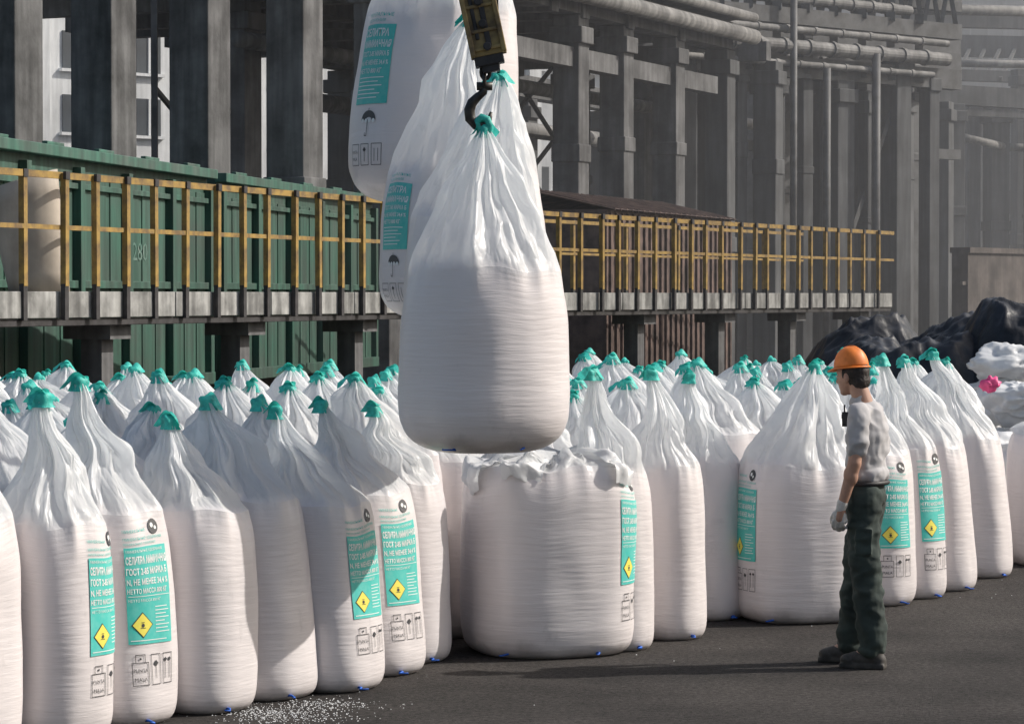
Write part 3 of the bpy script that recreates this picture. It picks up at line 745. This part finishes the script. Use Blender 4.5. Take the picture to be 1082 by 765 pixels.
for y,top in ((44.5,3),(53.5,4),(57,4)):
    for k in range(top):
        z=0.6+k*1.6
        mb.bar(ra(y,4.2,z),ra(y+2.6,4.2,z+1.6),0.07,0.07); mb.bar(ra(y,4.2,z+1.6),ra(y+2.6,4.2,z),0.07,0.07); mb.bar(ra(y,4.2,z),ra(y+2.6,4.2,z),0.08,0.08)
    mb.bar(ra(y,4.2,0),ra(y,4.2,7),0.1,0.1); mb.bar(ra(y+2.6,4.2,0),ra(y+2.6,4.2,7),0.1,0.1)
mb.make('bracing',M_steel,parent=rackA,origin=oA)
oB=P(850,400,62); oB.z=0
rackB=empty('pipe_bridge',oB,'tall pipe bridge with slender columns and stacked pipes','industrial structure')
def rbp(px,extra=0):
    D=60.3+(px-735)/(995-735)*5.3+extra
    return Vector((WX(px,D),D,0))
rzB=math.atan2(5.3,WX(995,65.6)-WX(735,60.3))
for px,h,w in((722,11,.42),(746,7.3,.36),(779,7.1,.30),(812,6.9,.50),(848,12,.32),(884,6.8,.55),(916,6.6,.30),(946,7.6,.50),(981,7.2,.34)):
    column(rbp(px),h,w,rackB,oB,M_conc2,rz=rzB)
for px,h,w in((700,8,.4),(733,8,.5),(765,8,.44),(828,8,.6),(866,8,.6),(930,8,.5),(962,8,.5)):
    column(rbp(px,6.5),h,w,rackB,oB,M_steel,rz=rzB)
for px,h,w in((652,9,.5),(690,9,.5),(796,9,.6),(846,9,.5),(905,9,.5)):
    column(rbp(px,16),h,w,rackB,oB,M_steel,rz=rzB+0.2)
for z,r,ex,a,b in((7.42,.15,-.5,690,1000),(7.05,.07,-.5,690,985),(7.8,.08,-.3,640,1000),(8.5,.12,0,700,960),(9.4,.12,0.3,700,1000)):
    mb=MB(); A_=rbp(a,ex);B_=rbp(b,ex)
    mb.tube([A_+Vector((0,0,z)),B_+Vector((0,0,z))],r,seg=16)
    for q in range(1,12): 
        c_=A_.lerp(B_,q/12)+Vector((0,0,z)); dd=(B_-A_).normalized(); mb.tube([c_-dd*0.05,c_+dd*0.05],r*1.22,seg=14)
    mb.make('pipe',M_pipe,parent=rackB,origin=oB,smooth=False)
for px,z0,z1,r in((758,0,8,.09),(925,0,7.4,.10),(838,0,9,.08),(873,0,7,.09)): 
    q=rbp(px,-.8); mb=MB(); mb.tube([q+Vector((0,0,z0)),q+Vector((0,0,z1))],r,seg=10); mb.make('pipe',M_steel,parent=rackB,origin=oB,smooth=True)
mb=MB()
for z,ex,h in((7.0,0,.45),(8.1,0,.35),(8.75,0.8,.22),(9.9,0,.2),(10.4,0,.35),(7.9,6.5,.5),(9.1,3,.25),(9.7,6.5,.4),(5.6,6.5,.25),(8.6,10,.4),(10.4,10,.5)):
    mb.bar(rbp(640 if z>7.5 else 700,ex)+Vector((0,0,z)),rbp(1010,ex)+Vector((0,0,z)),0.3,h)
for px in range(650,1010,18):
    mb.bar(rbp(px,0)+Vector((0,0,8.1)),rbp(px+18,0)+Vector((0,0,10.4)),0.09,0.12)
    mb.bar(rbp(px+18,0)+Vector((0,0,8.1)),rbp(px,0)+Vector((0,0,10.4)),0.09,0.12)
for px in range(700,1000,30):
    mb.bar(rbp(px,-.4)+Vector((0,0,7.0)),rbp(px,6.6)+Vector((0,0,7.0)),0.2,0.25)
    mb.bar(rbp(px,-.4)+Vector((0,0,8.3)),rbp(px,6.6)+Vector((0,0,8.3)),0.2,0.2)
mb.bar(rbp(884,0)+Vector((0,0,2.5)),rbp(946,0)+Vector((0,0,6.6)),0.1,0.12)
mb.bar(rbp(812,6.5)+Vector((0,0,2.0)),rbp(866,6.5)+Vector((0,0,5.6)),0.1,0.12)
mb.make('girder',M_steel,parent=rackB,origin=oB)
oC=P(1040,400,84); oC.z=0
rackC=empty('pipe_trestle',oC,'hazy concrete trestle with stepped pipes','industrial structure')
for px,D,h,w in((968,76,7.6,.5),(1004,80,7.4,.6),(1026,84,8,.4),(1052,84,7.6,.6),(1078,88,9,.5),(1095,84,8,.6),(990,96,9,.6),(1040,98,9,.7)):
    column(Vector((WX(px,D),D,0)),h,w,rackC,oC,M_conc2,rz=0.3)
mb=MB()
mb.bar(P(985,100,80),P(1120,108,82),0.4,0.55); mb.bar(P(985,118,80),P(1120,124,82),0.3,0.2)
mb.bar(P(940,78,90),P(1120,84,92),0.4,0.35); mb.bar(P(940,20,84),P(1120,24,86),0.4,0.5); mb.bar(P(940,48,94),P(1120,52,94),0.4,0.7)
for q in range(960,1110,16): mb.bar(P(q,84,91),P(q+16,52,94),0.1,0.1)
mb.make('beam',M_conc2,parent=rackC,origin=oC)
for a,b,r in(((1018,146,82),(1062,156,84),.12),((1062,156,84),(1120,158,86),.12),((930,10,76),(1120,14,80),.15),((940,66,84),(1120,70,84),.12)):
    mb=MB(); mb.tube([P(*a),P(*b)],r,seg=12); mb.make('pipe',M_pipe,parent=rackC,origin=oC,smooth=True)

# ------------------------------------------------------------ far buildings
def building(name,c,size,rz,m,lab,win=None):
    e=empty(name,(c[0],c[1],0),lab,'building'); e.rotation_euler=(0,0,rz)
    mb=MB(); L,W,H=size
    mb.box((0,0,H/2),(L,W,H)); mb.box((0,0,H+0.15),(L+0.4,W+0.4,0.3))
    n=int(L/6)
    for i in range(n+1): mb.box((-L/2+i*L/max(n,1),-W/2-0.12,H/2),(0.5,0.25,H-0.1))
    mb.make('wall',m,parent=e)
    if win:
        sp,hh,ww,zs=win
        wb=MB(); wb.box((0,0,0),(ww,0.08,hh)); wb.box((0,-0.05,-hh/2-0.05),(ww+0.2,0.16,0.08),mi=1); wb.box((0,-0.05,0),(0.07,0.06,hh),mi=1)
        wo=wb.make('window',[M_glass,m]); wme=wo.data; bpy.data.objects.remove(wo); cnt=0
        for z in zs:
            x=-L/2+sp/2
            while x<L/2 and cnt<96:
                o=bpy.data.objects.new('window',wme); COL.objects.link(o); o.parent=e; o.location=(x,-W/2-0.01,z); x+=sp; cnt+=1
    return e
building('plant_building',(-14.5,82,0),(30,12,12),0.75,M_pale,'pale plastered plant building with small windows',(2.4,1.0,0.8,(4.6,6.9,8.6)))
building('plant_building',(1.5,105,0),(15,10,9.8),0.5,M_pale,'pale plant building seen between columns',(2.6,1.0,1.2,(3,6)))
building('plant_building',(10.5,118,0),(14,8,8.6),0.55,M_pale,'light plant building glimpsed through the pipe bridge',(2.6,1.0,1.2,(3,6)))
building('factory_hall',(18,150,0),(76,20,24),0.0,M_far,'huge hazy grey factory hall closing the yard',(3.4,2.2,1.7,(4,9,14,19)))
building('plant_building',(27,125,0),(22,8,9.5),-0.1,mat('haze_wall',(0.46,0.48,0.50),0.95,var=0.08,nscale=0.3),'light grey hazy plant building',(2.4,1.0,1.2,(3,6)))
mb=MB(); a=P(1014,268,62);b=P(1130,266,66); mb.bar(Vector((a.x,a.y,1.48)),Vector((b.x,b.y,1.48)),0.4,2.96); mb.bar(Vector((a.x,a.y,3.02)),Vector((b.x,b.y,3.02)),0.5,0.12)
for zz_ in (0.9,1.6,2.3): mb.bar(Vector((a.x,a.y-0.22,zz_)),Vector((b.x,b.y-0.22,zz_)),0.06,0.08)
o=mb.make('brick_wall',M_brick,origin=(a.x,a.y,0)); tag(o,'dark brown brick wall at the yard edge','wall')
mb=MB(); mb.box((12,105,14),(130,136,28.0))
hm=bpy.data.materials.new('dusty_haze'); hm.use_nodes=True; nt=hm.node_tree; nt.nodes.remove(nt.nodes['Principled BSDF'])
vs_=nt.nodes.new('ShaderNodeVolumeScatter'); vs_.inputs['Color'].default_value=(0.93,0.95,1.0,1); vs_.inputs['Density'].default_value=0.0048; vs_.inputs['Anisotropy'].default_value=0.25
nt.links.new(vs_.outputs[0],nt.nodes['Material Output'].inputs['Volume'])
o=mb.make('haze',hm); o['kind']='structure'; tag(o,'thin dusty haze over the plant yard','haze')

# ------------------------------------------------------------ tarps and heap
def mound(name,c,rx,ry,h,seed,m,lab,cat,n=90,rough=1.0,ex=0.42):
    mb=MB(); off=Vector((seed*3.1,seed*1.7,0))
    for j in range(n+1):
        for i in range(n+1):
            x=-1+2*i/n;y=-1+2*j/n; r=(abs(x)**3+abs(y)**3)**(1/3)
            hh=max(0,1-r**3)
            q=Vector((x*rx,y*ry,0))
            n1=0.5-abs(noise.noise(q*1.3+off)); n2=0.5-abs(noise.noise(q*3.1+off*2)); n3=0.5-abs(noise.noise(q*7.3+off))
            nz=noise.noise(q*0.7+off)*0.20+n1*0.16+n2*0.10*rough+n3*0.04*rough
            mb.v.append(Vector((c[0]+x*rx,c[1]+y*ry,h*hh**ex*(0.82+nz)-0.02)))
    for j in range(n):
        for i in range(n):
            a=j*(n+1)+i; mb.f.append([a,a+1,a+n+2,a+n+1]);mb.m.append(0)
    o=mb.make(name,m,origin=(c[0],c[1],0),smooth=True); tag(o,lab,cat)
for (px,D,rx,ry,h,sd,lab) in((915,38.5,1.0,1.2,1.76,3,'low stack covered with wrinkled black tarpaulin'),(968,36,1.2,1.0,1.76,4,'flat stack under creased black tarpaulin'),(1030,37.5,1.3,1.3,1.96,5,'tall stack under shiny black tarpaulin'),(1095,36,1.2,1.2,2.04,8,'black tarpaulin heap with sagging folds')):
    mound('tarpaulin_stack',(WX(px,D),D),rx,ry,h,sd,M_tarp,lab,'tarpaulin')
def crumple(c,r,seed):
    mb=MB(); mb.sphere((0,0,0),1.0,nu=72,nv=44); off=Vector((seed*2.3,seed,seed*0.7)); out=[]
    for v in mb.v:
        q=v*1.0+off
        c1=math.sqrt(noise.noise(q*1.7)**2+0.0008); c2=math.sqrt(noise.noise(q*3.6+off)**2+0.0015)
        k=0.92+0.35*noise.noise(q)+0.42*(0.3-c1)+0.16*(0.3-c2)
        out.append(Vector(c)+Vector((v.x*r[0]*k,v.y*r[1]*k,v.z*r[2]*k)))
    for w in out: 
        if w.z<0: w.z=0
    mb.v=out
    o=mb.make('empty_bag',M_waste,origin=(c[0],c[1],0),smooth=True); tag(o,'crumpled empty white bag on the scrap heap','empty bag','crumpled empty bags')
k=0; rh=random.Random(9)
# stacked from the ground up, larger slumped bags below, smaller above
for (px,D) in ((1030,24.6),(1072,24.2),(1112,24.4),(1022,26.6),(1062,26.8),(1102,26.4),(1046,28.6),(1090,28.8),(1125,28)):
    for lv,zc in enumerate((0.24,0.66,1.04,1.32)):
        if D<25 and lv>1: continue
        if D<27.5 and lv>2: continue
        k+=1; r=rh.uniform(0.36,0.48)*(1-0.08*lv)
        if px<1030 and lv>1: continue
        crumple((WX(px+rh.uniform(-14,14),D),D+rh.uniform(-.25,.25),zc+rh.uniform(-.05,.05)),(r,r*0.9,r*0.60),k)
mb=MB(); mb.sphere((0,0,0),1,24,14)
pc=P(1047,406,23.9)
mb.v=[pc+Vector((v.x*.08,v.y*.07,v.z*.06))*(1+0.6*noise.noise(v*2)) for v in mb.v]
o=mb.make('pink_rag',M_pink,origin=pc,smooth=True); tag(o,'small crumpled pink rag on the white heap','rag')

# ------------------------------------------------------------ worker
def remeshed(mb,name,m,parent,vox,wr=0.0,wf=12.0,wstretch=(1,1,1),smooth=5):
    me=bpy.data.meshes.new('tmp'); me.from_pydata([tuple(v) for v in mb.v],[],mb.f); me.update()
    ob=bpy.data.objects.new('tmp',me); COL.objects.link(ob)
    r=ob.modifiers.new('r','REMESH'); r.mode='VOXEL'; r.voxel_size=vox
    s=ob.modifiers.new('s','SMOOTH'); s.iterations=smooth; s.factor=0.5
    dg=bpy.context.evaluated_depsgraph_get(); nm=bpy.data.meshes.new_from_object(ob.evaluated_get(dg))
    bpy.data.objects.remove(ob)
    if wr>0:
        ns=[v.normal.copy() for v in nm.vertices]
        for v,nn_ in zip(nm.vertices,ns):
            q=Vector((v.co.x*wstretch[0]+v.co.z*0.5,v.co.y*wstretch[1],v.co.z*wstretch[2]-v.co.x*0.4))*wf
            v.co+=nn_*wr*((0.5-abs(noise.noise(q)))*1.6+0.5*noise.noise(q*2.3)-0.3)
    nm.name=name; nm.materials.clear(); nm.materials.append(m)
    for p in nm.polygons: p.use_smooth=True
    o=bpy.data.objects.new(name,nm); COL.objects.link(o); o.parent=parent
    return o
HR=Matrix.Rotation(math.radians(-24),3,'Z')@Matrix.Rotation(math.radians(-5),3,'Y'); HC=Vector((-.01,0,1.52))
def HT(v): return HC+HR@((Vector(v)-HC)*0.93)
def headxf(mb,i0=0):
    for i in range(i0,len(mb.v)): mb.v[i]=HT(mb.v[i])
DM=GD(704)
man=empty('person',(WX(907,DM),DM,0),'worker in orange helmet, grey shirt and dark trousers watching bags','person')
man.rotation_euler=(0,0,math.radians(-20))
hipL=(.05,-.080,.93);kneeL=(.07,-.09,.50);ankL=(.11,-.10,.10)
hipR=(.04,.080,.93);kneeR=(-.025,.09,.51);ankR=(-.06,.10,.10)
shL=(.045,-.168,1.40);elL=(.030,-.210,1.13);wrL=(-.045,-.200,.885)
shR=(.045,.168,1.40);elR=(.0,.215,1.13);wrR=(-.10,.195,.90)
b=MB()
b.sphere((.04,0,.97),(.085,.12,.11)); b.sphere((.04,0,1.12),(.075,.115,.14)); b.sphere((.045,0,1.28),(.085,.135,.15))
b.cap(shL,.045,shR,.045)
for h,k,a in((hipL,kneeL,ankL),(hipR,kneeR,ankR)):
    b.cap(h,.075,k,.052); b.cap(k,.052,a,.038); b.cap(a,.038,(a[0]-.12,a[1],.045),.032)
for s_,e_,w_ in((shL,elL,wrL),(shR,elR,wrR)):
    b.cap(s_,.044,e_,.037); b.cap(e_,.039,w_,.026); b.cap(w_,.026,(w_[0]-.010,w_[1],w_[2]-.06),.024)
    e_=Vector(e_); w_=Vector(w_); b.sphere(e_.lerp(w_,.28),(.042,.040,.06))
b.cap((.04,0,1.41),.058,(.0,0,1.54),.050)
HB=len(b.v)
b.sphere((-.035,0,1.625),(.094,.074,.102)); b.sphere((-.068,0,1.565),(.062,.055,.072)); b.sphere((-.098,0,1.512),(.026,.030,.022))
b.cap((-.124,0,1.62),.010,(-.146,0,1.576),.011); b.sphere((-.133,0,1.570),(.016,.018,.010)); b.sphere((-.120,0,1.544),(.012,.023,.006)); b.sphere((-.118,0,1.531),(.012,.021,.006))
b.cap((-.114,-.033,1.632),.012,(-.114,.033,1.632),.012)
for s_ in(-1,1): b.sphere((-.022,s_*.079,1.59),(.019,.010,.031)); b.sphere((-.094,s_*.034,1.573),(.020,.020,.020))
headxf(b,HB)
remeshed(b,'body',M_skin,man,.0065,smooth=3)
for s_ in(-1,1):
    e=MB(); e.sphere((-.119,s_*.031,1.606),(.010,.012,.007),mi=0); e.sphere((-.126,s_*.031,1.606),(.005,.007,.006),mi=1); headxf(e); e.make('eye',[M_white,M_black],parent=man,smooth=True)
b=MB(); b.sphere((-.008,0,1.625),(.088,.079,.095)); b.sphere((.028,0,1.572),(.050,.064,.058)); b.cap((-.04,-.070,1.64),.012,(-.045,-.072,1.60),.009); b.cap((-.04,.070,1.64),.012,(-.045,.072,1.60),.009)
headxf(b); remeshed(b,'hair',M_hair,man,.0065,wr=.004,wf=60,smooth=2)
b=MB(); b.sphere((.045,0,1.29),(.100,.150,.165)); b.sphere((.045,0,1.14),(.108,.148,.15)); b.cap((.045,-.135,1.40),.052,(.045,.135,1.40),.052)
b.sphere((.050,0,1.055),(.120,.154,.078)); b.cap((.035,0,1.41),.068,(.018,0,1.450),.060); b.sphere((.07,0,1.25),(.10,.14,.2))
for s_,e_ in((shL,elL),(shR,elR)):
    s_=Vector(s_);e_=Vector(e_); b.cap(s_,.056,s_.lerp(e_,.60),.064); b.cap(s_.lerp(e_,.60),.064,s_.lerp(e_,.72),.058)
remeshed(b,'shirt',M_shirt,man,.007,wr=.015,wf=7.5,wstretch=(1.3,1.0,1.2),smooth=4)
b=MB(); b.sphere((.048,0,.94),(.110,.148,.12)); b.cap((.048,-.03,1.00),.096,(.048,.03,1.00),.096)
for h,k,a in((hipL,kneeL,ankL),(hipR,kneeR,ankR)):
    b.cap(h,.097,k,.082); b.cap(k,.082,(a[0],a[1],.15),.076); b.sphere((a[0]-.005,a[1],.10),(.078,.070,.05))
b.cap((hipL[0],-.07,.74),.083,(.055,-.09,.60),.086)
b.box((.075,-.175,.70),(.09,.02,.14))
remeshed(b,'trousers',M_trou,man,.008,wr=.016,wf=7.5,wstretch=(1,1,1.5),smooth=4)
b=MB()
ring=[(.049+.112*math.cos(t),.147*math.sin(t),1.008+.006*math.cos(t)) for t in [2*math.pi*i/40 for i in range(41)]]
b.tube(ring,0.014,seg=8,cap=False); b.box((-.066,0,1.010),(.02,.05,.04)); b.make('belt',M_dark,parent=man,smooth=True)
for a in(ankL,ankR):
    b=MB(); x,y=a[0],a[1]
    b.cap((x,y,.13),.052,(x+.01,y,.065),.050); b.sphere((x-.06,y,.055),(.10,.047,.042)); b.sphere((x-.13,y,.045),(.055,.048,.036)); b.sphere((x+.03,y,.045),(.045,.042,.045)); b.box((x-.055,y,.014),(.25,.085,.028))
    remeshed(b,'boot',M_boot,man,.007,smooth=3)
for w_,sgn in((wrL,-1),(wrR,1)):
    b=MB(); x,y,z=w_
    b.cap((x+.006,y,z+.025),.031,(x-.004,y,z-.01),.027)
    b.sphere((x-.012,y,z-.048),(.037,.018,.045)); b.sphere((x-.010,y,z-.033),(.032,.020,.031))
    iny=-sgn
    for fi,(ox,Lf) in enumerate(((-.032,.062),(-.011,.072),(.010,.066),(.030,.050))):
        p0=Vector((x-.016+ox*.9,y,z-.076)); p1=p0+Vector((-.006,iny*.012,-Lf*.42)); p2=p1+Vector((.002,iny*.026,-Lf*.28)); p3=p2+Vector((.008,iny*.020,-Lf*.06))
        b.cap(p0,.0104,p1,.0096); b.cap(p1,.0096,p2,.009); b.cap(p2,.009,p3,.0082)
    p0=Vector((x-.038,y,z-.033)); p1=p0+Vector((-.019,iny*.012,-.027)); p2=p1+Vector((-.002,iny*.014,-.028))
    b.cap(p0,.013,p1,.0110); b.cap(p1,.0110,p2,.0095)
    remeshed(b,'glove',M_glove,man,.0043,smooth=2)
b=MB(); b.box((-.058,-.060,1.36),(.028,.042,.080)); b.tube([(-.058,-.075,1.40),(-.060,-.075,1.44)],.005,seg=8); b.box((-.074,-.060,1.375),(.004,.03,.025)); b.make('radio',M_dark,parent=man,bevel=.005)
b=MB(); nu=40; nv=12
for j in range(nv+1):
    ph=math.pi/2*j/nv
    for i in range(nu):
        t=2*math.pi*i/nu
        rr=math.cos(ph)**0.85 if j<nv else 0
        ridge=0.006*math.exp(-(math.sin(t)/0.18)**2)*(1 if j>1 else 0)
        b.v.append(Vector((-.036+(.108)*rr*math.cos(t),.096*rr*math.sin(t),1.655+.124*math.sin(ph)+ridge)))
for j in range(nv):
    for i in range(nu):
        i2=(i+1)%nu; b.f.append([j*nu+i,j*nu+i2,(j+1)*nu+i2,(j+1)*nu+i]);b.m.append(0)
b0=len(b.v)
for j in range(3):
    for i in range(nu):
        t=2*math.pi*i/nu; fr=max(0,-math.cos(t))**2
        ex=(0.002+0.008*j/2)+0.040*fr*j/2
        b.v.append(Vector((-.036+(.108+ex)*math.cos(t),(.096+ex*.8)*math.sin(t),1.655-.004*j-.012*fr*j/2)))
for j in range(2):
    for i in range(nu):
        i2=(i+1)%nu; b.f.append([b0+j*nu+i,b0+j*nu+i2,b0+(j+1)*nu+i2,b0+(j+1)*nu+i]);b.m.append(0)
headxf(b)
h=b.make('helmet',M_helm,parent=man,smooth=True); md=h.modifiers.new('s','SOLIDIFY');md.thickness=.004

# ------------------------------------------------------------ light, world, camera
hd=Vector((2.1,0.35)); hd.normalize(); el=math.radians(38)
sd=Vector((hd.x*math.cos(el),hd.y*math.cos(el),math.sin(el)))
sl=bpy.data.lights.new('sun','SUN'); sl.energy=4.5; sl.angle=math.radians(0.5); sl.color=(1,0.95,0.88)
so=bpy.data.objects.new('sun',sl); COL.objects.link(so); so.rotation_euler=sd.to_track_quat('Z','Y').to_euler(); so.location=(20,10,30)
w=bpy.data.worlds.new('World'); scene.world=w; w.use_nodes=True; nt=w.node_tree
sk=nt.nodes.new('ShaderNodeTexSky'); sk.sky_type='NISHITA'; sk.sun_disc=False; sk.sun_elevation=el; sk.sun_rotation=math.atan2(hd.x,hd.y); sk.dust_density=3.5; sk.air_density=1.2
bg=nt.nodes['Background']; bg.inputs['Strength'].default_value=0.12; nt.links.new(sk.outputs[0],bg.inputs['Color'])
cam=bpy.data.cameras.new('cam'); co=bpy.data.objects.new('camera',cam); COL.objects.link(co)
cam.sensor_width=36; cam.lens=F/1082*36; cam.clip_end=3000
co.location=(0,0,CH); co.rotation_euler=(math.pi/2-math.atan((382.5-HZ)/F),0,0)
scene.camera=co
scene.view_settings.view_transform='Standard'; scene.view_settings.look='None'; scene.view_settings.exposure=0
